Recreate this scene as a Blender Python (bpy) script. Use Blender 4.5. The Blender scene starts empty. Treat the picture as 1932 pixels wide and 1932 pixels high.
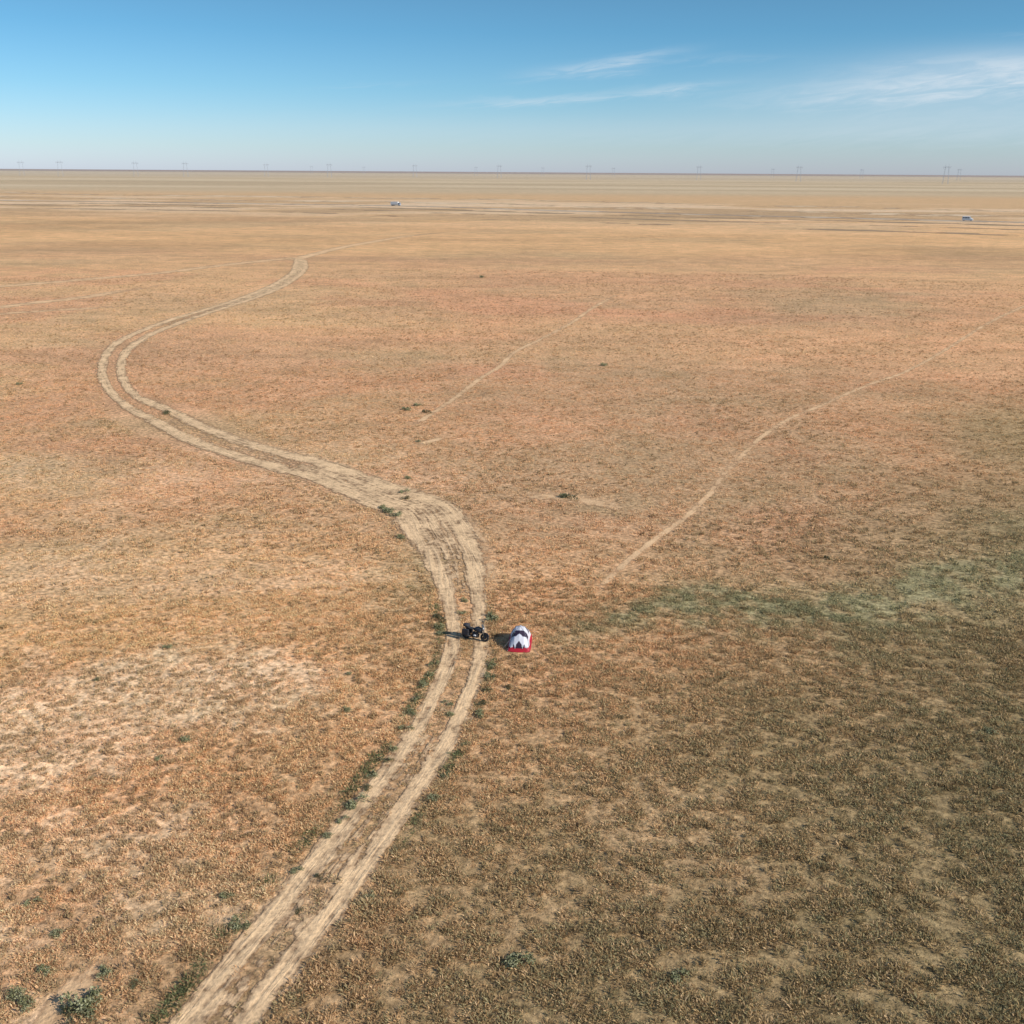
import bpy, bmesh, math, random
import numpy as np
from mathutils import Vector, Matrix, Euler
random.seed(4); rng = np.random.default_rng(11)
scene = bpy.context.scene
coll = scene.collection
H = 27.0
PITCH = math.radians(18.42)
ROLL = math.radians(0.385)
CR = Euler((math.pi/2-PITCH, 0, 0)).to_matrix() @ Matrix.Rotation(ROLL, 3, 'Z')

def G(px, py):
    d = CR @ Vector((px/1932-.5, .5-py/1932, -1.0))
    t = -H/d.z
    return (d.x*t, d.y*t)

def lin(c):
    return tuple(((v/255)/12.92 if v/255 <= .04045 else ((v/255+.055)/1.055)**2.4) for v in c)
def L(*c): return np.array(lin(c))

# ------------------------------------------------------------------ camera, sun
cam = bpy.data.cameras.new("camera"); camo = bpy.data.objects.new("camera", cam)
coll.objects.link(camo); scene.camera = camo
camo.matrix_world = Matrix.Translation((0, 0, H)) @ CR.to_4x4()
cam.sensor_width = 36; cam.lens = 36; cam.clip_end = 90000; cam.clip_start = .5
scene.view_settings.view_transform = 'Standard'; scene.view_settings.look = 'None'
scene.view_settings.exposure = 0
EL = math.radians(31)
sh = Vector((.90, -.436, 0)).normalized()
S = Vector((sh.x*math.cos(EL), sh.y*math.cos(EL), math.sin(EL)))
sun = bpy.data.lights.new("sun", 'SUN'); sun.energy = 5.0; sun.angle = math.radians(.53)
sun.color = (1, .95, .87)
suno = bpy.data.objects.new("sun", sun); coll.objects.link(suno)
suno.rotation_euler = S.to_track_quat('Z', 'Y').to_euler(); suno.location = (0, 0, 100)

# ------------------------------------------------------------------ world
w = bpy.data.worlds.new("World"); scene.world = w; w.use_nodes = True
nt = w.node_tree; nt.nodes.clear()
def N(nt, t, **kw):
    n = nt.nodes.new(t)
    for k, v in kw.items(): setattr(n, k, v)
    return n
def M(nt, op, a, b=None, c=None, clamp=False):
    n = N(nt, 'ShaderNodeMath', operation=op, use_clamp=clamp)
    for i, v in enumerate((a, b, c)):
        if v is None: continue
        if isinstance(v, (int, float)): n.inputs[i].default_value = v
        else: nt.links.new(v, n.inputs[i])
    return n.outputs[0]
def mixc(nt, f, a, b, mode='MIX'):
    n = N(nt, 'ShaderNodeMix', data_type='RGBA', blend_type=mode)
    for i, v in ((0, f), (6, a), (7, b)):
        if isinstance(v, (int, float)): n.inputs[i].default_value = v
        elif isinstance(v, (tuple, list)): n.inputs[i].default_value = (*v[:3], 1)
        else: nt.links.new(v, n.inputs[i])
    return n.outputs[2]
def ramp(nt, f, stops, interp='LINEAR'):
    n = N(nt, 'ShaderNodeValToRGB'); cr = n.color_ramp; cr.interpolation = interp
    while len(cr.elements) < len(stops): cr.elements.new(.5)
    for e, (p, c) in zip(cr.elements, stops):
        e.position = p; e.color = (c, c, c, 1) if isinstance(c, (int, float)) else (*c[:3], 1)
    nt.links.new(f, n.inputs[0]); return n.outputs[0]
def maprange(nt, v, a, b, c, d, smooth=False):
    n = N(nt, 'ShaderNodeMapRange'); n.interpolation_type = 'SMOOTHSTEP' if smooth else 'LINEAR'
    nt.links.new(v, n.inputs[0])
    for i, x in enumerate((a, b, c, d)): n.inputs[i+1].default_value = x
    return n.outputs[0]

sky = N(nt, 'ShaderNodeTexSky', sky_type='NISHITA', sun_disc=False)
sky.sun_elevation = EL; sky.sun_rotation = math.atan2(sh.x, sh.y)
sky.altitude = 0; sky.air_density = 1.0; sky.dust_density = .3; sky.ozone_density = 3.0
tc = N(nt, 'ShaderNodeTexCoord'); sep = N(nt, 'ShaderNodeSeparateXYZ')
nt.links.new(tc.outputs['Generated'], sep.inputs[0])
X, Y, Z = sep.outputs
# tint by elevation (halved colours, doubled afterwards)
grade = ramp(nt, M(nt, 'MULTIPLY', Z, 2.5, clamp=True),
             [(0, (.43, .50, .76)), (.05, (.39, .485, .665)), (.175, (.275, .435, .575)), (.29, (.215, .39, .505)), (.395, (.22, .365, .44)), (1, (.50, .56, .60))])
skyc = mixc(nt, 1.0, sky.outputs[0], grade, 'MULTIPLY')
skyc = mixc(nt, 1.0, skyc, (2.0, 2.0, 2.0), 'MULTIPLY')
Ys = M(nt, 'MAXIMUM', Y, .05)
U = M(nt, 'DIVIDE', X, Ys); V = M(nt, 'DIVIDE', Z, Ys)
comb = N(nt, 'ShaderNodeCombineXYZ'); nt.links.new(M(nt, 'MULTIPLY', U, 12), comb.inputs[0])
nt.links.new(M(nt, 'SUBTRACT', M(nt, 'MULTIPLY', V, 85), M(nt, 'MULTIPLY', U, 10)), comb.inputs[1])
nz = N(nt, 'ShaderNodeTexNoise'); nz.inputs['Scale'].default_value = 1.5; nz.inputs['Detail'].default_value = 7
nz.inputs['Roughness'].default_value = .62
nz.inputs['Distortion'].default_value = .9
nt.links.new(comb.outputs[0], nz.inputs['Vector'])
wisp = maprange(nt, nz.outputs[0], .34, .74, 0, 1, True)
front = M(nt, 'GREATER_THAN', Y, .06)
total = None
warp = M(nt, 'MULTIPLY', M(nt, 'SUBTRACT', nz.outputs[0], .5), .018)
for (cu, cv, Lh, Th, slope, amp, mn) in [
    (.105, .0965, .042, .0036, .15, .58, .3), (.065, .0870, .050, .0058, .08, .50, .25),
    (.030, .0615, .080, .0030, .05, .52, .35), (.140, .0715, .042, .0034, .11, .50, .35),
    (.42, .081, .18, .0170, .05, .60, .5), (.47, .096, .13, .0140, .02, .52, .45), (.33,.070,.10,.009,.06,.42,.4),
    (.19, .097, .05, .0035, .02, .2, .2), (.43, .050, .20, .018, .02, .34, .8),
    (.50, .118, .05, .0018, .0, .35, .3), (-.13, .073, .05, .002, .05, .10, .2), (.25,.035,.6,.012,.0,.15,.8)]:
    du = M(nt, 'SUBTRACT', U, cu)
    dv = M(nt, 'ADD', M(nt, 'SUBTRACT', M(nt, 'SUBTRACT', V, cv), M(nt, 'MULTIPLY', du, slope)), warp)
    a = M(nt, 'POWER', M(nt, 'ABSOLUTE', M(nt, 'DIVIDE', du, Lh)), 2.0)
    b = M(nt, 'POWER', M(nt, 'ABSOLUTE', M(nt, 'DIVIDE', dv, Th)), 2.0)
    e = M(nt, 'EXPONENT', M(nt, 'MULTIPLY', M(nt, 'ADD', a, b), -1.0))
    e = M(nt, 'MULTIPLY', e, M(nt, 'MULTIPLY', M(nt, 'ADD', M(nt, 'MULTIPLY', wisp, 1-mn), mn), amp))
    total = e if total is None else M(nt, 'ADD', total, e)
total = M(nt, 'MULTIPLY', M(nt, 'MINIMUM', total, .8), front)
cloudc = mixc(nt, total, skyc, (6.2, 7.0, 7.7))
bg = N(nt, 'ShaderNodeBackground'); bg.inputs[1].default_value = .11
nt.links.new(cloudc, bg.inputs[0])
wo = N(nt, 'ShaderNodeOutputWorld'); nt.links.new(bg.outputs[0], wo.inputs[0])

# ------------------------------------------------------------------ numpy noise
def vn(x, y, seed=0):
    xi = np.floor(x); yi = np.floor(y); fx = x-xi; fy = y-yi
    fx = fx*fx*(3-2*fx); fy = fy*fy*(3-2*fy)
    def h(a, b):
        v = np.sin(a*127.1+b*311.7+seed*74.7)*43758.5453
        return v-np.floor(v)
    return (h(xi, yi)*(1-fx)+h(xi+1, yi)*fx)*(1-fy)+(h(xi, yi+1)*(1-fx)+h(xi+1, yi+1)*fx)*fy
def fbm(x, y, seed=0, o=4):
    s = 0; a = .5; t = 0
    for i in range(o):
        s = s+a*vn(x*2**i+i*17.3, y*2**i-i*9.1, seed+i); t += a; a *= .5
    return s/t
def ss(a, b, x):
    t = np.clip((x-a)/(b-a), 0, 1); return t*t*(3-2*t)
def mx(a, b, t): return a*(1-t[:, None])+b*t[:, None]

# ------------------------------------------------------------------ tracks (ground coordinates)
def catmull(P, n=8):
    P = np.array(P, float); out = []
    for i in range(len(P)-1):
        p0 = P[max(i-1, 0)]; p1 = P[i]; p2 = P[i+1]; p3 = P[min(i+2, len(P)-1)]
        for k in range(n):
            t = k/n
            out.append(.5*((2*p1)+(-p0+p2)*t+(2*p0-5*p1+4*p2-p3)*t*t+(-p0+3*p1-3*p2+p3)*t**3))
    out.append(P[-1]); return np.array(out)
main = [  # left edge, right edge, fullness of the middle strip
 (209,2060,394,2060,.40),(315,1932,494,1932,.40),(420,1800,594,1800,.40),(503,1700,672,1700,.40),(586,1600,740,1600,.38),
 (670,1500,804,1500,.38),(748,1400,866,1400,.36),(800,1310,902,1310,.16),(832,1240,925,1240,.08),(838,1190,922,1190,.10),
 (830,1140,920,1140,.20),(813,1090,917,1090,.48),(784,1040,912,1040,.60),(752,1002,900,1000,.72),(730,970,856,949,.80),
 (686,956,782,922,.85),(636,932,716,901,.88),(571,904,646,876,.8),(508,889,560,853,.40),(430,865,470,830,.30),(350,837,385,797,.24),
 (285,803,315,764,.18),(225,766,268,746,.0),(189,729,246,721,.0),(182,695,239,690,.0),(194,662,250,663,.0),
 (222,640,275,643,.05),(265,621,305,627,.2),(315,603,345,611,.45),(360,590,383,597,.6),(420,572,438,579,.7),
 (475,552,493,561,.8),(513,535,538,542,.8),(543,516,570,521,.8),(551,502,582,506,.85),(555,488,580,491,.9)]
rows = [(*G(a, b), *G(c, d), f) for a, b, c, d, f in main]
R = catmull(rows, 14)
track_c = (R[:, 0:2]+R[:, 2:4])/2
track_hw = np.linalg.norm(R[:, 2:4]-R[:, 0:2], axis=1)/2
track_f = R[:, 4]
track_dir = (R[:, 2:4]-R[:, 0:2])/(2*track_hw[:, None])
def trackmask(lat, f):
    """lat -1..1 across; ruts at +-0.62"""
    rut = 1-ss(.12, .54, np.abs(np.abs(lat)-.62))
    mid = f*(1-ss(.75, 1.02, np.abs(lat)))
    return np.maximum(rut, mid)
def line(pts, w, fade=(0, 0), strength=1.0, n=10):
    P = catmull([G(*p) for p in pts], n)
    d = np.gradient(P, axis=0); d /= np.linalg.norm(d, axis=1)[:, None]
    nrm = np.stack([d[:, 1], -d[:, 0]], 1)
    s = np.concatenate([[0], np.cumsum(np.linalg.norm(np.diff(P, axis=0), axis=1))]); T = s[-1]
    st = np.full(len(P), strength)
    if fade[0]: st = st*ss(0, fade[0], s)
    if fade[1]: st = st*ss(0, fade[1], T-s)
    ww = np.interp(s/T, np.linspace(0, 1, len(w)), w)
    return P, nrm, ww/2, st
trails = [
 line([(1105,1135),(1135,1105),(1200,1045),(1260,1000),(1300,970),(1340,930),(1370,890),(1400,860),(1440,822),(1490,790),(1550,765),(1600,742),(1650,722),(1700,705),(1750,680),(1800,650),(1850,618),(1890,597),(1932,578),(1980,556)], [.7,.8,.9,.95,1.05,1.3,1.7], (4, 0), .70),
 line([(850,950),(885,985),(912,1030),(926,1080),(932,1150)], [1.2,1.3,.9], (5, 8), .68),
 line([(770,812),(800,790),(860,750),(905,715),(945,690),(970,665),(1020,640),(1080,608),(1120,580),(1180,548)], [1.0,1.1,1.2,1.5], (6, 25), .73),
 line([(555,490),(600,478),(650,466),(700,457),(760,447),(820,440),(880,436),(960,432)], [6,5.5,6,7], (0, 120), .95),
 line([(562,486),(480,494),(400,503),(330,512),(250,520),(130,530),(-40,544)], [6,6,6], (0, 0), .80),
 line([(-80,586),(0,580),(60,572),(150,562),(260,545),(420,520)], [5.5,5.2,5], (0, 60), .80),
 line([(-40,596),(60,588),(150,583),(260,578),(360,590)], [4.2,4.2], (0, 40), .74),
 line([(770,846),(815,832),(870,815)], [1.3,1.3], (3, 5), .74),
 line([(930,922),(1010,937),(1070,940),(1130,950),(1200,965),(1290,985)], [2.0,2.6,2.2], (5, 8), .68),
 line([(60,1960),(110,1905),(160,1855),(215,1800),(240,1772)], [1.3,1.6,.9], (0, 3), .8),
 line([(780,950),(815,975),(850,1010),(868,1060)], [1.1,1.2,.8], (2, 5), .8),
 line([(330,990),(420,1000),(520,1005),(640,985)], [.9,.9], (5, 5), .5)]

road_pts = [(-900,352),(-300,372),(300,382),(747,388.5),(1100,399),(1450,408),(1825,417),(2400,432),(3200,452)]

# ------------------------------------------------------------------ ground colour field
def greenband(x, y):
    n4 = fbm(x*.10, y*.15, 21); n5 = fbm(x*.7, y*.9, 71, 4)
    yy = 57.0+.32*(x-5)+2*np.sin(x*.2)
    return np.clip(np.exp(-np.abs((y-yy-(n4-.5)*7)/(2.7+.06*np.abs(x-5)))**1.6)*ss(-4, 12, x)*(.6+.6*ss(.3, .7, n4))*(.45+.9*ss(.36, .66, n5)), 0, 1)
def colfield(x, y):
    r = np.hypot(x, y)
    n1 = fbm(x*.045, y*.045, 3); n2 = fbm(x*.012, y*.018, 8); n3 = fbm(x*.006+3, y*.018, 15); n4 = fbm(x*.15, y*.15, 21); n7 = fbm(x*.55, y*.55, 77, 4)
    n9 = fbm(x*.04+9, y*.045, 101)
    c = np.tile(L(214,170,124), (len(x), 1))
    mid = ss(-25, 15, x+.1*y)*(1-ss(170, 330, y))
    c = mx(c, L(206,158,118), mid)
    far = ss(230, 420, y)
    c = mx(c, L(212,168,120), far)
    g = ss(.50, .68, n2)*.38 + ss(.52, .70, n1)*.32*(1-far)
    c = mx(c, L(172,148,112), np.clip(g, 0, .6))
    c = mx(c, L(206,148,112), ss(.48, .68, n9)*.42*(1-far))
    c = mx(c, L(222,176,126), ss(.55, .75, n3)*.35)
    c = mx(c, L(192,150,114), ss(.5, .25, n3)*.3)
    sandy = np.zeros(len(x))
    for (cx, cy, rx, ry, a) in [(-19,49,9,4.6,1),(-25,43,7,3.0,.95),(-30,46,5,4,.8),(-17,36,5,3,.7),(-20,30,4,3,.85),(8,36,3,4,.2),(-32,66,14,5,.4),(-30,92,20,8,.3),(-13,32,4,2.4,.7),(-22,37,4,2.5,.75),(-16,27,3,2,.75)]:
        dd_ = np.sqrt(((x-cx)/rx)**2+((y-cy)/ry)**2)+(n4-.5)*2.0+(n1-.5)*.8+(n7-.5)*2.2
        sandy = np.maximum(sandy, (1-ss(.0, 2.0, dd_))*a)
    c = mx(c, L(230,194,152), sandy)
    D = ss(-8, 38, x*.9-(y-60)*.8+(n1-.5)*10)*(1-sandy*.7)
    c = mx(c, L(144,126,90), D*.94)
    c = mx(c, L(154,146,108), greenband(x, y)*.85)
    b2 = np.exp(-(((x+6)/5)**2+((y-66)/8)**2))*.5*ss(.3, .6, n4)
    c = mx(c, L(150,146,108), b2)
    b3 = np.exp(-(((x-62)/20)**2+((y-110)/25)**2))*.3
    c = mx(c, L(156,142,96), b3)
    yn = y*(1+(n2-.5)*.12)
    n6 = fbm(x*.014, y*.03, 61, 5)
    c = c*(1+(n6-.5)*.5*far)[:, None]
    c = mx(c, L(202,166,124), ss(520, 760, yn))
    st = fbm(x*.008, y*.022, 31, 5)
    roadd = 780-.22*x
    z1 = np.exp(-((y-roadd-60)/230)**2)*ss(.46, .60, st)
    c = mx(c, L(222,194,160), np.clip(z1, 0, 1)*.65)
    z2 = np.exp(-((y-roadd+30)/170)**2)*ss(.52, .38, st)
    c = mx(c, L(156,134,106), np.clip(z2, 0, 1)*.5)
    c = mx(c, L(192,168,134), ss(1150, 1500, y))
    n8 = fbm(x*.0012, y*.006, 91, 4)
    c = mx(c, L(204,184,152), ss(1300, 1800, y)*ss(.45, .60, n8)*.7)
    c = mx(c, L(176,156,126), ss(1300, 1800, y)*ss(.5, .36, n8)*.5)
    c = mx(c, L(188,170,144), ss(3300, 4300, yn)*.7)  # paler with distance: haze painted into the far ground colour
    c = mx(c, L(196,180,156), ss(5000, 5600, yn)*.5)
    c = mx(c, L(162,148,138), ss(8500, 11500, yn))  # dark horizon band, softened by haze mixed into its colour
    return np.clip(c*np.array([1.08, 1.05, 1.04]), 0, .85)

# ------------------------------------------------------------------ ground mesh
ang = np.concatenate([np.radians(np.arange(-42, 42.01, .2)), np.radians(np.arange(48, 318, 6))])
rad = [8.0]
while rad[-1] < 26000: rad.append(rad[-1]*1.0105)
rad = np.array(rad); nA = len(ang); nR = len(rad)
A, RR = np.meshgrid(ang, rad)
gx = (np.sin(A)*RR).ravel(); gy = (np.cos(A)*RR).ravel()
co = np.zeros((nA*nR+1, 3)); co[:-1, 0] = gx; co[:-1, 1] = gy
idx = np.arange(nA*nR).reshape(nR, nA)
a = idx[:-1, :]; b = idx[1:, :]
quads = np.stack([a, np.roll(a, -1, 1), np.roll(b, -1, 1), b], -1).reshape(-1, 4)[:, ::-1]
me = bpy.data.meshes.new("ground")
nq = len(quads); cen = nA*nR
tris = np.stack([np.full(nA, cen), np.roll(idx[0], -1), idx[0]], -1)
me.vertices.add(len(co)); me.vertices.foreach_set("co", co.ravel())
me.loops.add(nq*4+nA*3)
me.loops.foreach_set("vertex_index", np.concatenate([quads.ravel(), tris.ravel()]).astype(np.int32))
me.polygons.add(nq+nA)
me.polygons.foreach_set("loop_start", np.concatenate([np.arange(nq)*4, nq*4+np.arange(nA)*3]).astype(np.int32))
me.update(calc_edges=True); me.validate()
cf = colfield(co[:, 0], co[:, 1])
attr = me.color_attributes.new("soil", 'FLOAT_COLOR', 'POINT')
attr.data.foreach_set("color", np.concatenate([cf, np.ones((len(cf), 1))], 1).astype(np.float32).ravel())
ground = bpy.data.objects.new("ground", me); coll.objects.link(ground)
ground["kind"] = "structure"; ground["label"] = "flat dry steppe with orange-brown grass and bare sand"; ground["category"] = "ground"

def newmat(name):
    m = bpy.data.materials.new(name); m.use_nodes = True; nt = m.node_tree
    return m, nt, nt.nodes['Principled BSDF'], nt.nodes['Material Output']
def noise(nt, vec, scale, detail=3, rough=.5, dist=0):
    n = N(nt, 'ShaderNodeTexNoise'); n.inputs['Scale'].default_value = scale
    n.inputs['Detail'].default_value = detail; n.inputs['Roughness'].default_value = rough
    n.inputs['Distortion'].default_value = dist
    if vec is not None: nt.links.new(vec, n.inputs['Vector'])
    return n.outputs[0]
def mapping(nt, vec, scale, rot=(0, 0, 0)):
    n = N(nt, 'ShaderNodeMapping'); n.inputs['Scale'].default_value = scale; n.inputs['Rotation'].default_value = rot
    nt.links.new(vec, n.inputs['Vector']); return n.outputs[0]
def mulc(nt, c, v):
    n = N(nt, 'ShaderNodeVectorMath', operation='SCALE'); nt.links.new(c, n.inputs[0])
    nt.links.new(v, n.inputs['Scale']); return n.outputs[0]

gm, nt, bs, out = newmat("steppe_soil")
geo = N(nt, 'ShaderNodeNewGeometry'); P = geo.outputs['Position']
at = N(nt, 'ShaderNodeAttribute', attribute_name="soil")
rotm = mapping(nt, P, (1, 1, 1), (0, 0, math.radians(26)))
fine = noise(nt, mapping(nt, rotm, (1, 1.25, 1)), 2.4, 4, .66)
med = noise(nt, P, .42, 4, .6)
med2 = noise(nt, mapping(nt, P, (.12, .15, 1)), 1, 5, .7)
big = noise(nt, mapping(nt, P, (.035, .07, 1)), 1, 4, .6)
f = M(nt, 'MULTIPLY', maprange(nt, fine, .34, .66, .48, 1.45), maprange(nt, med, .3, .7, .87, 1.14))
f = M(nt, 'MULTIPLY', f, maprange(nt, big, .3, .7, .94, 1.08))
f = M(nt, 'MULTIPLY', f, maprange(nt, med2, .3, .7, .87, 1.12))
c = mulc(nt, at.outputs['Color'], f)
green = mixc(nt, 1.0, c, (.84, .92, .88), 'MULTIPLY')
c = mixc(nt, maprange(nt, med2, .54, .40, 0, .45), c, green)
nt.links.new(c, bs.inputs['Base Color']); bs.inputs['Roughness'].default_value = 1
bs.inputs['Specular IOR Level'].default_value = .05
bp = N(nt, 'ShaderNodeBump'); bp.inputs['Strength'].default_value = .9; bp.inputs['Distance'].default_value = .12
nt.links.new(fine, bp.inputs['Height']); nt.links.new(bp.outputs[0], bs.inputs['Normal'])
me.materials.append(gm)

# ------------------------------------------------------------------ sand ribbons
def sandmat(name, colr, dull, nscale, amp=1.3, amp2=.6, streak=False):
    m, nt, bs, out = newmat(name)
    geo = N(nt, 'ShaderNodeNewGeometry'); P = geo.outputs['Position']
    at = N(nt, 'ShaderNodeAttribute', attribute_name="wear")
    e = noise(nt, P, nscale, 4, .65); e2 = noise(nt, P, nscale*.25, 2, .5)
    v = M(nt, 'ADD', at.outputs['Fac'], M(nt, 'MULTIPLY', M(nt, 'SUBTRACT', e, .5), amp))
    v = M(nt, 'ADD', v, M(nt, 'MULTIPLY', M(nt, 'SUBTRACT', e2, .5), amp2))
    fine = noise(nt, P, 5.5, 4, .6)
    hgt = fine
    if streak:
        la = N(nt, 'ShaderNodeAttribute', attribute_name="across")
        sn = noise(nt, la.outputs['Vector'], 1.0, 4, .55, .6)
        v = M(nt, 'ADD', v, M(nt, 'MULTIPLY', M(nt, 'SUBTRACT', sn, .5), 1.75))
        hgt = M(nt, 'ADD', fine, M(nt, 'MULTIPLY', sn, 1.3))
    al = maprange(nt, v, .32, .64, 0, 1, True)
    c = mixc(nt, maprange(nt, v, .45, 1.05, 0, 1), dull, colr)
    c = mulc(nt, c, M(nt, 'MULTIPLY', maprange(nt, fine, .3, .7, .82, 1.1), maprange(nt, e2, .3, .7, .86, 1.08)))
    nt.links.new(c, bs.inputs['Base Color']); bs.inputs['Roughness'].default_value = 1
    bs.inputs['Specular IOR Level'].default_value = .05
    nt.links.new(al, bs.inputs['Alpha'])
    bp = N(nt, 'ShaderNodeBump'); bp.inputs['Strength'].default_value = .7; bp.inputs['Distance'].default_value = .08
    nt.links.new(hgt, bp.inputs['Height']); nt.links.new(bp.outputs[0], bs.inputs['Normal'])
    return m
sand = sandmat("rut_sand", lin((234,196,150)), lin((168,136,104)), 2.2, 1.8, .8, True)
sandfar = sandmat("trail_sand", lin((230,190,144)), lin((210,170,128)), 1.1, 1.6, .85)
def ribbon(name, Cc, nr, hw, mask, z, mat, na=13, ext=1.12, zfar=0):
    lat = np.linspace(-ext, ext, na)
    n = len(Cc)
    V = Cc[:, None, :]+nr[:, None, :]*hw[:, None, None]*lat[None, :, None]
    d = np.linalg.norm(Cc, axis=1)
    zz = np.repeat((z+d*zfar)[:, None], na, 1)
    v3 = np.concatenate([V, zz[..., None]], -1).reshape(-1, 3)
    ii = np.arange(n*na).reshape(n, na)
    F = np.stack([ii[:-1, :-1], ii[:-1, 1:], ii[1:, 1:], ii[1:, :-1]], -1).reshape(-1, 4)
    me = bpy.data.meshes.new(name); me.from_pydata(v3.tolist(), [], F.tolist()); me.update()
    at = me.attributes.new("wear", 'FLOAT', 'POINT'); at.data.foreach_set("value", mask(lat[None, :], n).astype(np.float32).ravel())
    s = np.concatenate([[0], np.cumsum(np.linalg.norm(np.diff(Cc, axis=0), axis=1))])
    av = np.zeros((n, na, 3), np.float32); av[..., 0] = lat[None, :]*hw[:, None]*3.4; av[..., 1] = s[:, None]*.28
    ac = me.attributes.new("across", 'FLOAT_VECTOR', 'POINT'); ac.data.foreach_set("vector", av.ravel())
    me.materials.append(mat)
    o = bpy.data.objects.new(name, me); coll.objects.link(o); o["kind"] = "structure"; return o
o = ribbon("dirt_track", track_c, track_dir, track_hw,
       lambda lat, n: trackmask(lat*np.ones((n, 1)), track_f[:, None]*np.ones_like(lat)), .034, sand, 25, 1.25, 3e-5)
o["label"] = "winding two-rut sandy dirt track through dry grass"; o["category"] = "dirt track"
for i, (Pp, nr, hw, st) in enumerate(trails):
    o = ribbon("dirt_path", Pp, nr, hw, lambda lat, n: (1-ss(.35, 1.15, np.abs(lat)))*st[:, None], .006+.0014*i, sandfar, 9, 1.25, 4e-5)
    o["label"] = "faint sandy wheel path worn through dry grass"; o["category"] = "path"

# highway
rm, nt, bs, out = newmat("worn_asphalt")
n_ = noise(nt, N(nt, 'ShaderNodeNewGeometry').outputs['Position'], .3, 3)
nt.links.new(ramp(nt, n_, [(.3, (.28,.25,.21)), (.7, (.38,.33,.28))]), bs.inputs['Base Color']); bs.inputs['Roughness'].default_value = .95
dm = sandmat("gravel_shoulder", lin((218,192,158)), lin((200,170,134)), .04, 2.8, 2.4)
vm = sandmat("ditch_scrub", lin((150,130,102)), lin((176,148,116)), .035, 2.8, 2.6)
RP = catmull([G(*p) for p in road_pts], 12)
d = np.gradient(RP, axis=0); d /= np.linalg.norm(d, axis=1)[:, None]; rn = np.stack([d[:, 1], -d[:, 0]], 1)
one = np.ones(len(RP))
def strip(name, off, hw, z, mat, label, cat, st=1.0):
    o = ribbon(name, RP+rn*off, rn, one*hw, lambda lat, n: np.ones((n, 1))*(1-.8*np.abs(lat))*st, z, mat, 5, 1.0)
    o["label"] = label; o["category"] = cat
strip("road_shoulder", 0, 16, .05, dm, "pale gravel shoulder of a distant road", "shoulder", .7)
strip("road", 0, 3.0, .10, rm, "worn grey asphalt road crossing the steppe", "road")
strip("ditch", 44, 9, .05, vm, "dark scrub-lined ditch beside the road", "ditch", .6)
strip("ditch", 92, 8, .05, vm, "dark scrub-lined ditch beside the road", "ditch", .58)
strip("ditch", 150, 8, .05, vm, "dark scrub-lined ditch beside the road", "ditch", .5)
strip("salt_flat", -90, 24, .05, dm, "pale salty ground strip beside the road", "ground strip", .55)
strip("salt_flat", -220, 30, .05, dm, "pale salty ground strip beside the road", "ground strip", .5)

# ------------------------------------------------------------------ grass
def nearest_track(x, y):
    lat = np.full(len(x), 9.0); f = np.zeros(len(x)); si = np.zeros(len(x), int)
    for s in range(0, len(x), 8000):
        e = min(s+8000, len(x))
        dx = x[s:e, None]-track_c[None, :, 0]; dy = y[s:e, None]-track_c[None, :, 1]
        k = np.argmin(dx*dx+dy*dy, 1); ar = np.arange(e-s)
        pd = np.sign(dx[ar, k]*track_dir[k, 0]+dy[ar, k]*track_dir[k, 1])*np.sqrt(dx[ar, k]**2+dy[ar, k]**2)
        lat[s:e] = pd/track_hw[k]; f[s:e] = track_f[k]; si[s:e] = k
    return lat, f, si
def nearest_trail(x, y):
    m = np.zeros(len(x))
    for (Pp, nr, hw, st) in trails:
        lo = Pp.min(0)-8; hi = Pp.max(0)+8
        sel = np.where((x > lo[0]) & (x < hi[0]) & (y > lo[1]) & (y < hi[1]))[0]
        t = np.linspace(0, len(Pp)-1, len(Pp)*3); q0 = np.arange(len(Pp))
        Q = np.stack([np.interp(t, q0, Pp[:, 0]), np.interp(t, q0, Pp[:, 1])], 1); hq = np.interp(t, q0, hw); sq = np.interp(t, q0, st)
        for s in range(0, len(sel), 8000):
            I = sel[s:s+8000]
            D2 = (x[I, None]-Q[None, :, 0])**2+(y[I, None]-Q[None, :, 1])**2
            k = np.argmin(D2, 1); v = np.sqrt(D2[np.arange(len(I)), k])/hq[k]
            m[I] = np.maximum(m[I], (1-ss(.8, 1.3, v))*sq[k])
    return m

def sample(n, r0, r1, power, half=34):
    u = rng.random(n)
    p = 2-power
    r = (r0**p+u*(r1**p-r0**p))**(1/p)
    a = np.radians(rng.uniform(-half, half, n))
    return r*np.sin(a), r*np.cos(a), r

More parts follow.
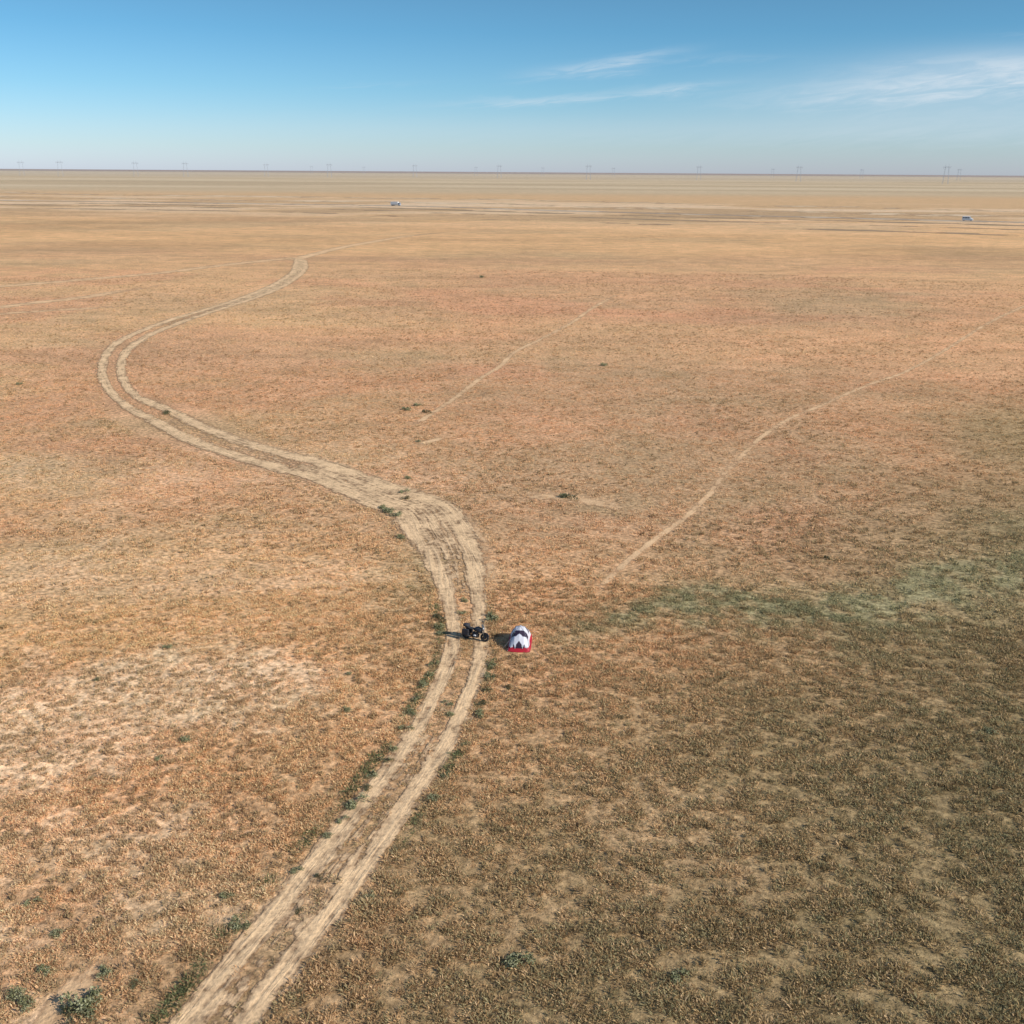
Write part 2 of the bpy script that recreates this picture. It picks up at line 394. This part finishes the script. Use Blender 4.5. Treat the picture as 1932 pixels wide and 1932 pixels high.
def build_blades(name, x, y, sc, K, col, wid, mat, spread=1.0, up=1.0):
    n = len(x)
    th = rng.uniform(0, 2*np.pi, (n, K)); rr = rng.uniform(0, 1, (n, K))**.6*.20*spread
    bx = x[:, None]+np.cos(th)*rr*sc[:, None]; by = y[:, None]+np.sin(th)*rr*sc[:, None]
    lean = rng.uniform(.2, 1, (n, K))*.15*spread
    th2 = th+rng.normal(0, 1.1, (n, K))
    tx = bx+np.cos(th2)*lean*sc[:, None]; ty = by+np.sin(th2)*lean*sc[:, None]
    hz = rng.uniform(.35, 1, (n, K))*.175*up*sc[:, None]*(1-.6*rr/.20/max(spread,.01))
    w = (wid*rng.uniform(.6, 1.4, (n, K)))*np.minimum(sc, .8)[:, None]
    ph = rng.uniform(0, np.pi, (n, K))
    ox = np.cos(ph)*w; oy = np.sin(ph)*w
    v = np.empty((n, K, 3, 3), np.float32)
    v[..., 0, 0] = bx-ox; v[..., 0, 1] = by-oy; v[..., 0, 2] = 0.0
    v[..., 1, 0] = tx*.5+bx*.5+ox*1.2; v[..., 1, 1] = ty*.5+by*.5+oy*1.2; v[..., 1, 2] = hz*.6
    v[..., 2, 0] = tx; v[..., 2, 1] = ty; v[..., 2, 2] = hz
    nv = n*K*3
    me = bpy.data.meshes.new(name)
    me.vertices.add(nv); me.vertices.foreach_set("co", v.ravel())
    me.loops.add(nv); me.loops.foreach_set("vertex_index", np.arange(nv, dtype=np.int32))
    me.polygons.add(nv//3); me.polygons.foreach_set("loop_start", (np.arange(nv//3)*3).astype(np.int32))
    me.update(calc_edges=True)
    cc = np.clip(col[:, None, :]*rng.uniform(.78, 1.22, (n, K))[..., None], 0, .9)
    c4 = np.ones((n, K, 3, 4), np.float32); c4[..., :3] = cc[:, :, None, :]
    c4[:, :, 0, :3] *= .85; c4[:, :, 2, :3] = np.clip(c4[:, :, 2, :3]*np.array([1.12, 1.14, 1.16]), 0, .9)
    at = me.color_attributes.new("blade", 'FLOAT_COLOR', 'POINT'); at.data.foreach_set("color", c4.ravel())
    me.materials.append(mat)
    o = bpy.data.objects.new(name, me); coll.objects.link(o); return o

bm_, nt, bs, out = newmat("grass_blade")
at = N(nt, 'ShaderNodeAttribute', attribute_name="blade")
df = N(nt, 'ShaderNodeBsdfDiffuse'); tr = N(nt, 'ShaderNodeBsdfTranslucent'); mxs = N(nt, 'ShaderNodeMixShader')
nt.links.new(at.outputs['Color'], df.inputs[0]); nt.links.new(at.outputs['Color'], tr.inputs[0])
mxs.inputs[0].default_value = .3; nt.links.new(df.outputs[0], mxs.inputs[1]); nt.links.new(tr.outputs[0], mxs.inputs[2])
nt.links.new(mxs.outputs[0], out.inputs[0]); nt.nodes.remove(bs)

TENT = G(981, 1214)
def grass_layer(name, n, r0, r1, power, K, wid, s0, s1, fade=None, cf_=1.0):
    x, y, r = sample(n, r0, r1, power)
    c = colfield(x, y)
    lat, f, si = nearest_track(x, y); tm = nearest_trail(x, y)
    wear = np.where(np.abs(lat) < 1.1, trackmask(np.clip(lat, -1.2, 1.2), f), 0)
    al_ = -.9*x+.436*y; pe_ = .436*x+.9*y
    clump = fbm(al_*1.25*cf_, pe_*1.5*cf_, 41, 3); clump2 = fbm(x*.09, y*.09, 45, 3); gb = greenband(x, y)
    cl = ss(.42, .58, clump)
    lum = c.mean(1)
    dk = ss(-6, 34, x*.9-(y-60)*.8)
    sandyness = ss(.45, .54, lum)
    keep = rng.random(len(x)) < np.clip(.34-.06*dk+.72*cl, 0, 1)*(1-.66*sandyness)
    verge = (np.abs(lat) > .95) & (np.abs(lat) < 1.35)
    keep |= (verge & (rng.random(len(x)) < .7))
    midg = (np.abs(lat) < .30) & (f < .5)
    keep &= rng.random(len(x)) > wear*1.45
    keep &= rng.random(len(x)) > tm*1.3
    if fade: keep &= rng.random(len(x)) > ss(fade[0], fade[1], r+(clump2-.5)*60)
    keep &= ~((np.abs(x-TENT[0]) < .85) & (np.abs(y-TENT[1]) < 1.3))
    green = L(144,144,108); straw = L(242,206,160)
    isg = rng.random(len(x))
    fr = fbm(x*.35, y*.35, 55, 2)
    leftfringe = (((lat < -1.0) & (lat > -1.35) & (fr > .40)) | ((lat > 1.0) & (lat < 1.25) & (fr > .52))) & (y < 62)
    nl = (1-ss(26, 40, y))*(1-ss(-14, -5, x))
    pg = .08+.26*dk+.22*verge+.4*midg+.18*ss(.5, .65, clump2)+.6*gb+.45*leftfringe+.3*nl
    pg = pg*(1-.8*sandyness)
    col = c*np.array([1.34, 1.32, 1.30])*(1-.26*sandyness)[:, None]
    col = np.where((isg < pg)[:, None], col*.4+green*.6, col)
    col = np.where((leftfringe & (isg < pg))[:, None], L(118,120,82), col)
    isst = rng.random(len(x)) < .28*(1-.6*sandyness)
    col = np.where((isst & (isg >= pg))[:, None], col*.5+straw*.5*(1-.15*dk)[:, None], col)
    dark = rng.random(len(x)) < .13+.08*dk
    col = np.where((dark & ~isst)[:, None], col*np.array([.54, .56, .56]), col)
    sc = rng.uniform(s0, s1, len(x))*(1+.25*verge)*(.66+.6*cl)*(1+.32*dk*cl)
    sc = np.where(midg, sc*.8, sc)
    k = keep
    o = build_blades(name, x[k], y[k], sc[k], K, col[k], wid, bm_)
    o["kind"] = "stuff"; o["label"] = "dry straw and sage grass tufts covering the steppe"; o["category"] = "grass"
grass_layer("dry_grass", 145000, 21, 66, 0.0, 12, .028, .45, 1.05)
grass_layer("dry_grass", 160000, 66, 150, 1.0, 7, .042, .5, 1.1, None, .8)
grass_layer("dry_grass", 95000, 150, 420, 1.3, 4, .075, .7, 1.6, (200, 420), .5)
# distinct small wormwood clumps standing apart over the whole plain
def scrub_layer(n, r0, r1, power, K, wid, s0, s1):
    x, y, r = sample(n, r0, r1, power)
    lat, f, si = nearest_track(x, y); tm = nearest_trail(x, y)
    pat = fbm(x*.06, y*.08, 131, 3)
    dk = ss(-20, 34, x*.9-(y-60)*.8)
    k = (np.abs(lat) > 1.0) & (tm < .2) & (rng.random(n) < .26+.7*ss(.38, .62, pat)+.25*dk) & ~((np.abs(x-TENT[0]) < 1.2) & (np.abs(y-TENT[1]) < 1.6))
    x, y, dk = x[k], y[k], dk[k]
    c = colfield(x, y)
    t = rng.random(len(x))[:, None]
    col = c*.40+(L(134,130,94)*t+L(156,126,90)*(1-t))*.6
    sc = rng.uniform(s0, s1, len(x))*(1+.15*dk)
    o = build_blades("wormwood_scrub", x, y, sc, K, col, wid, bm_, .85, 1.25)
    o["kind"] = "stuff"; o["label"] = "small dark wormwood clumps dotted through dry grass"; o["category"] = "scrub"
scrub_layer(12000, 22, 66, 0.0, 26, .034, .75, 1.3)
scrub_layer(27000, 66, 300, 1.15, 12, .062, .85, 1.8)

# ------------------------------------------------------------------ mesh helpers
def simple(name, c, rough=.6, metal=0, var=.15, scale=8):
    m, nt, bs, out = newmat(name)
    tcn = N(nt, 'ShaderNodeTexCoord'); n_ = noise(nt, tcn.outputs['Object'], scale, 3)
    nt.links.new(ramp(nt, n_, [(.3, tuple(v*(1-var) for v in c)), (.7, tuple(min(1, v*(1+var)) for v in c))]), bs.inputs['Base Color'])
    bs.inputs['Roughness'].default_value = rough; bs.inputs['Metallic'].default_value = metal
    return m
def box(bm, c, s, rot=None, taper=1.0, mi=0):
    r = bmesh.ops.create_cube(bm, size=1)
    for v in r['verts']:
        p = Vector((v.co.x*s[0], v.co.y*s[1], v.co.z*s[2]))
        if v.co.z > 0: p.x *= taper; p.y *= taper
        if rot: p = Euler(rot).to_matrix() @ p
        v.co = p+Vector(c)
    for f in {f for v in r['verts'] for f in v.link_faces}: f.material_index = mi
def cyl(bm, p0, p1, r0, r1=None, seg=10, mi=0):
    r1 = r0 if r1 is None else r1
    p0 = Vector(p0); p1 = Vector(p1); d = p1-p0
    r = bmesh.ops.create_cone(bm, cap_ends=True, segments=seg, radius1=r0, radius2=r1, depth=d.length)
    q = d.to_track_quat('Z', 'Y').to_matrix()
    for v in r['verts']: v.co = q @ v.co+(p0+p1)/2
    for f in {f for v in r['verts'] for f in v.link_faces}: f.material_index = mi
def torus(bm, c, R_, r_, seg=28, k=10, axis='y', flat=1.0):
    vs = []
    for i in range(seg):
        a = 2*math.pi*i/seg; row = []
        for j in range(k):
            b = 2*math.pi*j/k; rr = R_+r_*math.cos(b); h = r_*math.sin(b)*flat
            row.append(bm.verts.new((c[0]+rr*math.cos(a), c[1]+h, c[2]+rr*math.sin(a))))
        vs.append(row)
    for i in range(seg):
        for j in range(k):
            bm.faces.new((vs[i][j], vs[i][(j+1) % k], vs[(i+1) % seg][(j+1) % k], vs[(i+1) % seg][j]))
def loft(bm, secs):
    rows = [[bm.verts.new(p) for p in s] for s in secs]; n = len(rows[0])
    for a, b in zip(rows[:-1], rows[1:]):
        for j in range(n): bm.faces.new((a[j], a[(j+1) % n], b[(j+1) % n], b[j]))
    bm.faces.new(rows[0]); bm.faces.new(rows[-1][::-1])
def ringx(x, cz, ry, rz, n=14, cy=0):
    return [Vector((x, cy+ry*math.cos(2*math.pi*i/n), cz+rz*math.sin(2*math.pi*i/n))) for i in range(n)]
def obj(name, bm, mats, parent=None, smooth=True, bevel=0):
    bmesh.ops.recalc_face_normals(bm, faces=bm.faces)
    me = bpy.data.meshes.new(name); bm.to_mesh(me); bm.free()
    for m in (mats if isinstance(mats, (list, tuple)) else [mats]): me.materials.append(m)
    if smooth: me.shade_smooth()
    o = bpy.data.objects.new(name, me); coll.objects.link(o)
    if bevel:
        b = o.modifiers.new("bevel", 'BEVEL'); b.width = bevel; b.segments = 2; b.limit_method = 'ANGLE'
    if parent: o.parent = parent
    return o
def empty(name, loc, rz=0, label="", cat="", group=None):
    o = bpy.data.objects.new(name, None); o.location = loc; o.rotation_euler = (0, 0, rz); o.empty_display_size = .3
    coll.objects.link(o); o["label"] = label; o["category"] = cat
    if group: o["group"] = group
    return o
B = bmesh.new

# ------------------------------------------------------------------ tent
t_white = simple("tent_white", (.58, .57, .60), .6, 0, .04); t_navy = simple("tent_navy", (.022, .010, .028), .6)
t_red = simple("tent_red", (.42, .010, .025), .6, 0, .1); t_gray = simple("tent_gray", (.3, .3, .32), .6); pole_m = simple("pole_metal", (.35, .35, .36), .4, .8)
tent = empty("tent", (TENT[0], TENT[1], 0), math.radians(-4), "red, white and navy tent with zigzag panels", "tent")
hx, hy, hz = .68, 1.2, 1.12
UK = np.array([0, .30, .62, .90, 1.0]); HK = np.array([1.0, .90, .70, .36, .0]); WK = np.array([.88, .92, .98, 1.0, 1.0])
VX = np.array([0, .42, .72, .92, 1.0]); VZ = np.array([1.0, .93, .68, .30, 0]); VT = np.array([0, .28, .55, .8, 1.0])
def tent_surf(u, v, k=1.0):
    hh = np.interp(abs(u), UK, HK); ww = np.interp(abs(u), UK, WK)
    x = math.copysign(np.interp(abs(v), VT, VX), v)*hx*ww; z = hz*hh*np.interp(abs(v), VT, VZ)
    return Vector((x*k, u*hy*k, z*k+.03))
def tent_grid(bm, pred, k=1.0, nu=80, nv=60):
    g = {}
    def vert(i, j):
        if (i, j) not in g: g[(i, j)] = bm.verts.new(tent_surf(-1+2*i/nu, -1+2*j/nv, k))
        return g[(i, j)]
    for i in range(nu):
        for j in range(nv):
            u = -1+2*(i+.5)/nu; v = -1+2*(j+.5)/nv; p = tent_surf(u, v, k); mi = pred(u, v, p)
            if mi is None: continue
            f = bm.faces.new((vert(i, j), vert(i+1, j), vert(i+1, j+1), vert(i, j+1))); f.material_index = mi
def fly(u, v, p):
    ax = abs(p.x)/hx; au = abs(u)
    tri = abs(((ax*1.5) % 1)*2-1)   # zigzag across the panels: 1 at centre
    if p.z < .26: return None
    if au < .20+.10*(1-ax*1.6): return 0
    if au < .60-.14*tri: return 1 if ax < .74 else 0
    if au < .95-.20*tri: return 0
    return 1 if ax < .5 else 0
bm = B(); tent_grid(bm, fly); obj("rain_fly", bm, [t_white, t_navy], tent, False)
bm = B(); tent_grid(bm, lambda u, v, p: 0 if p.z < .36 else None, .985); obj("tent_wall", bm, t_red, tent, False)
bm = B()
loft(bm, [[Vector((math.copysign(abs(math.cos(a_))**.35, math.cos(a_))*hx*s, math.copysign(abs(math.sin(a_))**.35, math.sin(a_))*hy*s, z)) for a_ in np.linspace(0, 2*math.pi, 33)[:-1]] for s, z in ((1.03, .005), (1.03, .05), (1.0, .07))])
obj("tent_floor", bm, t_red, tent)
for sx in (-1, 1):
    bm = B(); pts = [tent_surf(u, sx*u*.98, 1.012) for u in np.linspace(-.97, .97, 30)]
    for p_, q_ in zip(pts[:-1], pts[1:]): cyl(bm, p_, q_, .008, seg=6)
    obj("tent_pole", bm, pole_m, tent)
for sx in (-1, 1):
    for sy in (-1, 1):
        bm = B(); cyl(bm, (sx*.46, sy*.62, .66), (sx*1.15, sy*1.5, .02), .004, seg=5); cyl(bm, (sx*1.15, sy*1.5, -.02), (sx*1.18, sy*1.53, .07), .01, seg=6)
        obj("guy_line", bm, t_gray, tent)

# ------------------------------------------------------------------ motorbike
blk = simple("black_rubber", (.02, .02, .02), .85); pnt = simple("dark_paint", (.015, .02, .03), .4); chrome = simple("dull_metal", (.05, .05, .05), .6, .3)
vin = simple("black_vinyl", (.025, .024, .025), .7); alu = simple("pannier_metal", (.03, .03, .035), .6, .2); lens_m = simple("lamp_glass", (.3, .3, .3), .15)
bagm = simple("dark_bag", (.03, .03, .035), .8); redl = simple("red_glass", (.4, .01, .01), .3); palem = simple("pale_plastic", (.6, .6, .6), .6)
bx_, by_ = G(896, 1208)
bike = empty("motorcycle", (bx_, by_, .02), 0, "dark touring motorcycle with panniers parked on the sandy track", "motorcycle")
for nm, wx in (("front_wheel", .74), ("rear_wheel", -.70)):
    bm = B(); cyl(bm, (wx, -.05, .33), (wx, .05, .33), .13, seg=16)
    for i in range(10):
        a_ = i*math.pi/5; cyl(bm, (wx, 0, .33), (wx+.25*math.cos(a_), 0, .33+.25*math.sin(a_)), .024, seg=5)
    whl = obj(nm, bm, chrome, bike)
    bm = B(); torus(bm, (wx, 0, .33), .260, .070, flat=1.1); obj("tyre", bm, blk, whl)
    bm = B(); torus(bm, (wx, 0, .33), .205, .034, flat=1.6); obj("rim", bm, chrome, whl)
bm = B()
cyl(bm, (.50, 0, .86), (-.1, .10, .78), .025); cyl(bm, (.50, 0, .86), (-.1, -.10, .78), .025); cyl(bm, (.48, 0, .80), (.20, 0, .28), .028)
cyl(bm, (.2, .1, .28), (-.25, .1, .30), .022); cyl(bm, (.2, -.1, .28), (-.25, -.1, .30), .022); cyl(bm, (-.25, .11, .30), (-.85, .11, .82), .02); cyl(bm, (-.25, -.11, .30), (-.85, -.11, .82), .02)
cyl(bm, (-.2, .09, .36), (-.72, .09, .33), .025); cyl(bm, (-.2, -.09, .36), (-.72, -.09, .33), .025)
obj("frame", bm, vin, bike)
bm = B(); box(bm, (.02, 0, .40), (.48, .32, .30), taper=.85); cyl(bm, (.06, 0, .45), (.20, 0, .68), .11, .10, 14); cyl(bm, (0, 0, .45), (-.12, 0, .66), .11, .10, 14)
cyl(bm, (-.08, -.19, .38), (-.08, .19, .38), .12, seg=16); obj("engine", bm, alu, bike, bevel=.01)
bm = B(); loft(bm, [ringx(.54, .76, .06, .14), ringx(.42, .82, .18, .22), ringx(.22, .86, .22, .23), ringx(.02, .86, .18, .17), ringx(-.10, .84, .10, .08)]); obj("fuel_tank", bm, pnt, bike)
bm = B(); loft(bm, [ringx(-.04, .86, .10, .04), ringx(-.15, .85, .16, .06), ringx(-.42, .86, .18, .06), ringx(-.50, .91, .17, .06), ringx(-.80, .93, .14, .05)]); obj("seat", bm, vin, bike)
bm = B()
for s in (-1, 1): cyl(bm, (.74, s*.09, .33), (.50, s*.09, .98), .03)
box(bm, (.52, 0, .93), (.08, .24, .03)); obj("fork", bm, chrome, bike)
bm = B(); loft(bm, [[Vector((.74+.36*math.cos(a_)*k_, y_, .33+.36*math.sin(a_)*k_)) for k_, y_ in ((1, -.07), (1.05, 0), (1, .07), (.97, 0))] for a_ in np.linspace(.4, 2.4, 12)]); obj("front_fender", bm, pnt, bike)
bm = B(); hb = [(.34, -.40, 1.05), (.42, -.22, 1.08), (.48, -.08, 1.0), (.48, .08, 1.0), (.42, .22, 1.08), (.34, .40, 1.05)]
for p_, q_ in zip(hb[:-1], hb[1:]): cyl(bm, p_, q_, .014)
hbo = obj("handlebar", bm, chrome, bike)
for s in (-1, 1):
    bm = B(); cyl(bm, (.345, s*.385, 1.05), (.27, s*.50, 1.03), .02); obj("grip", bm, blk, hbo)
    bm = B(); cyl(bm, (.42, s*.24, 1.08), (.42, s*.32, 1.22), .006, seg=6); box(bm, (.42, s*.33, 1.25), (.015, .12, .07)); obj("mirror", bm, blk, hbo)
bm = B(); loft(bm, [ringx(.52, .98, .07, .08), ringx(.60, .98, .10, .10), ringx(.66, .97, .09, .09)]); obj("headlight", bm, lens_m, bike)
bm = B(); loft(bm, [[Vector((.62-.12*t_, y_, 1.05+.24*t_)) for y_ in (-.16+.04*t_, .16-.04*t_)]+[Vector((.61-.12*t_, y_, 1.05+.24*t_)) for y_ in (.16-.04*t_, -.16+.04*t_)] for t_ in (0, .5, 1)]); obj("windshield", bm, simple("smoked_plastic", (.05, .055, .06), .3), bike, smooth=False)
for s in (-1, 1):
    bm = B(); box(bm, (-.62, s*.32, .60), (.50, .24, .42), taper=.93); pn = obj("pannier", bm, alu, bike, smooth=False, bevel=.02)
bm = B(); box(bm, (.10, -.29, .46), (.18, .12, .09), taper=.8); obj("engine_guard", bm, palem, bike, smooth=False, bevel=.02)
bm = B(); loft(bm, [ringx(-.92, 1.03, .12, .08), ringx(-.88, 1.04, .24, .12), ringx(-.56, 1.04, .26, .13), ringx(-.50, 1.02, .14, .08)]); obj("luggage_roll", bm, bagm, bike)
bm = B(); cyl(bm, (.1, -.17, .40), (-.25, -.20, .28), .025); cyl(bm, (-.25, -.20, .28), (-.85, -.22, .40), .05, .045, 14); obj("exhaust_pipe", bm, chrome, bike)
bm = B(); box(bm, (-.93, 0, .82), (.04, .14, .06)); obj("tail_light", bm, redl, bike, bevel=.01)
bm = B(); cyl(bm, (-.02, .12, .32), (.02, .34, .0), .014); obj("side_stand", bm, chrome, bike)
bike.rotation_euler = (math.radians(-8), 0, math.radians(-24)); bike.scale = (.86, .86, .82)

# ------------------------------------------------------------------ far vehicles
wp = simple("white_paint", (.70, .70, .68), .45, 0, .03); glass = simple("vehicle_glass", (.03, .04, .05), .1); under = simple("chassis_black", (.05, .05, .05), .7); bluep = simple("grey_paint", (.32, .34, .37), .4)
def wheels(par, xs, half, r):
    for xx in xs:
        for s in (-1, 1):
            bm = B(); cyl(bm, (xx, s*(half-.14), r), (xx, s*(half+.12), r), r*.55, seg=16); wo_ = obj("wheel", bm, wp, par)
            bm = B(); torus(bm, (xx, s*half, r), r*.75, r*.26, 20, 8, flat=1.1); obj("tyre", bm, blk, wo_)
def road_dir(px):
    g = G(*px); k = int(np.argmin(np.hypot(RP[:, 0]-g[0], RP[:, 1]-g[1])))
    return RP[k], math.atan2(d[k, 1], d[k, 0])
p_, a_ = road_dir((747, 388.5))
tk = empty("truck", (p_[0], p_[1], .1), a_, "white box truck driving along the distant road", "truck")
bm = B(); box(bm, (-1.2, 0, 2.25), (7.4, 2.45, 2.5)); obj("cargo_box", bm, wp, tk, False, .05)
bm = B(); box(bm, (3.6, 0, 1.65), (1.9, 2.35, 2.1), taper=.88); cab = obj("cab", bm, bluep, tk, False, .1)
bm = B(); box(bm, (4.42, 0, 2.05), (.10, 1.9, .75), (0, math.radians(-8), 0)); obj("windshield", bm, glass, cab, False)
for s in (-1, 1):
    bm = B(); box(bm, (3.75, s*1.10, 2.1), (.9, .06, .6)); obj("side_window", bm, glass, cab, False)
bm = B(); box(bm, (-.2, 0, .75), (9, 1.0, .3)); obj("chassis", bm, under, tk, False)
wheels(tk, (3.4, -2.4, -3.7), 1.0, .5)
tk.scale = (.88, .88, .88)
p_, a_ = road_dir((1825, 417))
vn_ = empty("van", (p_[0], p_[1], .1), a_, "white van driving along the distant road", "van")
bm = B()
def vsec(x, zt, zb=.35, w_=1.0): return [Vector((x, y_*w_, z_)) for y_, z_ in ((-1, zb), (-1.02, zb+.7), (-.9, zt-.1), (-.75, zt), (.75, zt), (.9, zt-.1), (1.02, zb+.7), (1, zb))]
loft(bm, [vsec(-3.0, 2.4), vsec(-2.9, 2.6), vsec(1.2, 2.6), vsec(2.1, 1.55), vsec(3.0, 1.25), vsec(3.1, .9, .4, .95)]); body = obj("body", bm, wp, vn_, False, .04)
bm = B(); box(bm, (1.70, 0, 2.10), (.06, 1.55, 1.15), (0, math.radians(-40), 0)); obj("windshield", bm, glass, body, False)
for s in (-1, 1):
    for x_, l_ in ((.6, .9), (-.8, 1.3), (-2.2, 1.0)):
        bm = B(); box(bm, (x_, s*.985, 1.85), (l_, .05, .55), (s*math.radians(8), 0, 0)); obj("side_window", bm, glass, body, False)
wheels(vn_, (2.0, -1.9), .9, .38)

# ------------------------------------------------------------------ pylons
steel = simple("hazed_steel", (.34, .37, .41), .6, 0)  # pale bluish grey: distance haze is mixed into the steel colour
def pylon_mesh(Hh):
    bm = B(); W = Hh*.115
    for s in (-1, 1):
        b0 = s*W*1.25; b1 = s*W*.75
        for sy in (-1, 1):
            for sx2 in (-1, 1): cyl(bm, (b0+sx2*1.2, sy*1.6, 0), (b1+sx2*.5, sy*.5, Hh*.86), .16, .15, 4)
        for k in range(9):
            z0 = Hh*.86*k/9; z1 = Hh*.86*(k+1)/9; x0 = b0+(b1-b0)*k/9; x1 = b0+(b1-b0)*(k+1)/9; ss_ = 1 if k % 2 else -1
            cyl(bm, (x0-ss_*1.1*(1-k/18), 0, z0), (x1+ss_*1.1*(1-k/18), 0, z1), .10, seg=4)
        cyl(bm, (b1, 0, Hh*.84), (b1*.9, 0, Hh), .26, .15, 4)
    cyl(bm, (-W*1.9, 0, Hh*.86), (W*1.9, 0, Hh*.86), .26, seg=4); cyl(bm, (-W*1.7, 0, Hh*.82), (W*1.7, 0, Hh*.82), .2, seg=4)
    for k in range(-9, 9): cyl(bm, (W*1.9*k/9, 0, Hh*(.82 if k % 2 else .86)), (W*1.9*(k+1)/9, 0, Hh*(.86 if k % 2 else .82)), .13, seg=4)
    for x_ in (-1.6, 0, 1.6): cyl(bm, (W*x_, 0, Hh*.82), (W*x_, 0, Hh*.745), .22, seg=5)
    return bm
HP = 53
def build_pylon(px, above, first):
    base_y = 318+13*px/1932
    dd = (HP-H)*1932*1.08/above
    g = G(px, base_y+27*1932*1.08/dd)
    if first is None:
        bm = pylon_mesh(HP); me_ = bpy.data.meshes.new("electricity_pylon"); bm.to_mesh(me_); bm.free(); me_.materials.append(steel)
    else: me_ = first
    o = bpy.data.objects.new("electricity_pylon", me_); coll.objects.link(o)
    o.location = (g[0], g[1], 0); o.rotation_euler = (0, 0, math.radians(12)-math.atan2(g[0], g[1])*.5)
    o["label"] = "grey steel portal pylon standing on the hazy plain"; o["category"] = "electricity pylon"; o["group"] = "pylons of the distant power lines"
    return me_
first = None
for px, ab in [(42,13),(115,14),(257,13),(351,13),(503,11),(622,12),(783,11),(942,11.5),(1110,13),(1318,12.5),(1506,14),(1783,17),
               (588,6),(687,6),(898,7),(1024,7),(1157,7),(1457,8),(1625,8),(1808,10)]:
    first = build_pylon(px, ab, first)

# ------------------------------------------------------------------ individual shrubs
def shrub_mesh(seed, g):
    r_ = random.Random(seed); bm = B()
    lobes = [(r_.uniform(-.35, .35), r_.uniform(-.3, .3), r_.uniform(.15, .3)) for _ in range(6)]
    for i in range(420):
        lx, ly, lr = r_.choice(lobes); a_ = r_.uniform(0, 2*math.pi); e_ = r_.uniform(0, 1.4); q = lr*r_.uniform(.5, 1.15)
        c_ = Vector((lx+q*math.cos(a_)*math.cos(e_), ly+q*math.sin(a_)*math.cos(e_), .03+1.3*q*math.sin(e_)))
        dv = Vector((r_.gauss(0, 1), r_.gauss(0, 1), r_.gauss(.4, 1))).normalized(); ev = dv.orthogonal().normalized()
        s_ = r_.uniform(.03, .07)
        f_ = bm.faces.new([bm.verts.new(c_-ev*s_*.5), bm.verts.new(c_+dv*s_*1.6), bm.verts.new(c_+ev*s_*.5)])
        f_.material_index = 0 if r_.random() < .6 else 1
    for i in range(7):
        lx, ly, lr = lobes[i % 6]; cyl(bm, (0, 0, 0), (lx, ly, lr), .012, .004, 5, 2)
    me_ = bpy.data.meshes.new("low_shrub"); bm.to_mesh(me_); bm.free()
    for m in g: me_.materials.append(m)
    return me_
leaf1 = simple("sage_leaf", (.16, .16, .075), .95); leaf2 = simple("sage_leaf_pale", (.29, .28, .16), .95); twig = simple("twig", (.1, .07, .04), .9)
for lm in (leaf1, leaf2): lm.node_tree.nodes['Principled BSDF'].inputs['Specular IOR Level'].default_value = .1
SM = [shrub_mesh(i, (leaf1, leaf2, twig)) for i in range(5)]
shr = [(735,962,1.6),(722,955,1.2),(748,970,1.3),(757,1013,1.1),(829,1165,1.3),(828,1180,1.2),(833,1192,.9),(931,1166,1.2),(312,778,1.5),(1075,937,1.8),(1065,934,1.2),
 (765,938,1.0),(920,1275,1.0),(915,1300,.9),(820,1250,.9),(812,1270,.9),(800,1290,.9),(790,1315,.9),(778,1345,.9),(765,1372,.8),(742,1410,.8),(728,1432,.8),(705,1462,.8),(690,1488,.9),(672,1512,1.1),(664,1520,.8),
 (876,1130,.8),(870,1155,.8),(655,1335,.8),(960,1298,1.0),(352,1393,.8),(300,1428,.6),(445,1748,1.2),(430,1690,.8),(605,1655,.7),(820,1505,.9),(980,1812,1.3),(150,1900,1.5),(165,1912,1.1),(135,1920,1.2),(30,1880,1.0),(50,1895,.9),(320,1218,.7),(180,1280,.6),(845,1325,.8),(850,1345,.8),(905,1345,.8),(770,770,1.8),(790,762,1.5),(805,775,1.5),(660,1268,.6),(1140,686,1.6),(910,520,2.5),(38,722,1.3),(1560,1050,.8),(1870,1380,.9),(1280,1840,.8),(700,1690,.6),(560,1720,.6),(60,1700,.7),(110,1760,.7),(85,1830,.8),(200,1835,.7),(250,1860,.7),(645,1545,.7),(620,1575,.7),(560,1640,.6),(790,830,1.0),(770,900,1.0),(762,925,1.1),(928,1255,.8),(910,1325,.7),(880,1400,.7),(845,1460,.7)]
for i, (px, py, s_) in enumerate(shr):
    g = G(px, py+4); o = bpy.data.objects.new("low_shrub", SM[i % 5]); coll.objects.link(o)
    o.location = (g[0], g[1], 0); o.rotation_euler = (0, 0, random.uniform(0, 6.28)); s2 = s_*random.uniform(.75, 1.0); o.scale = (s2, s2, s2*.8)
    o["label"] = "low grey-green shrub growing in the dry grass"; o["category"] = "shrub"; o["group"] = "low shrubs scattered over the steppe"
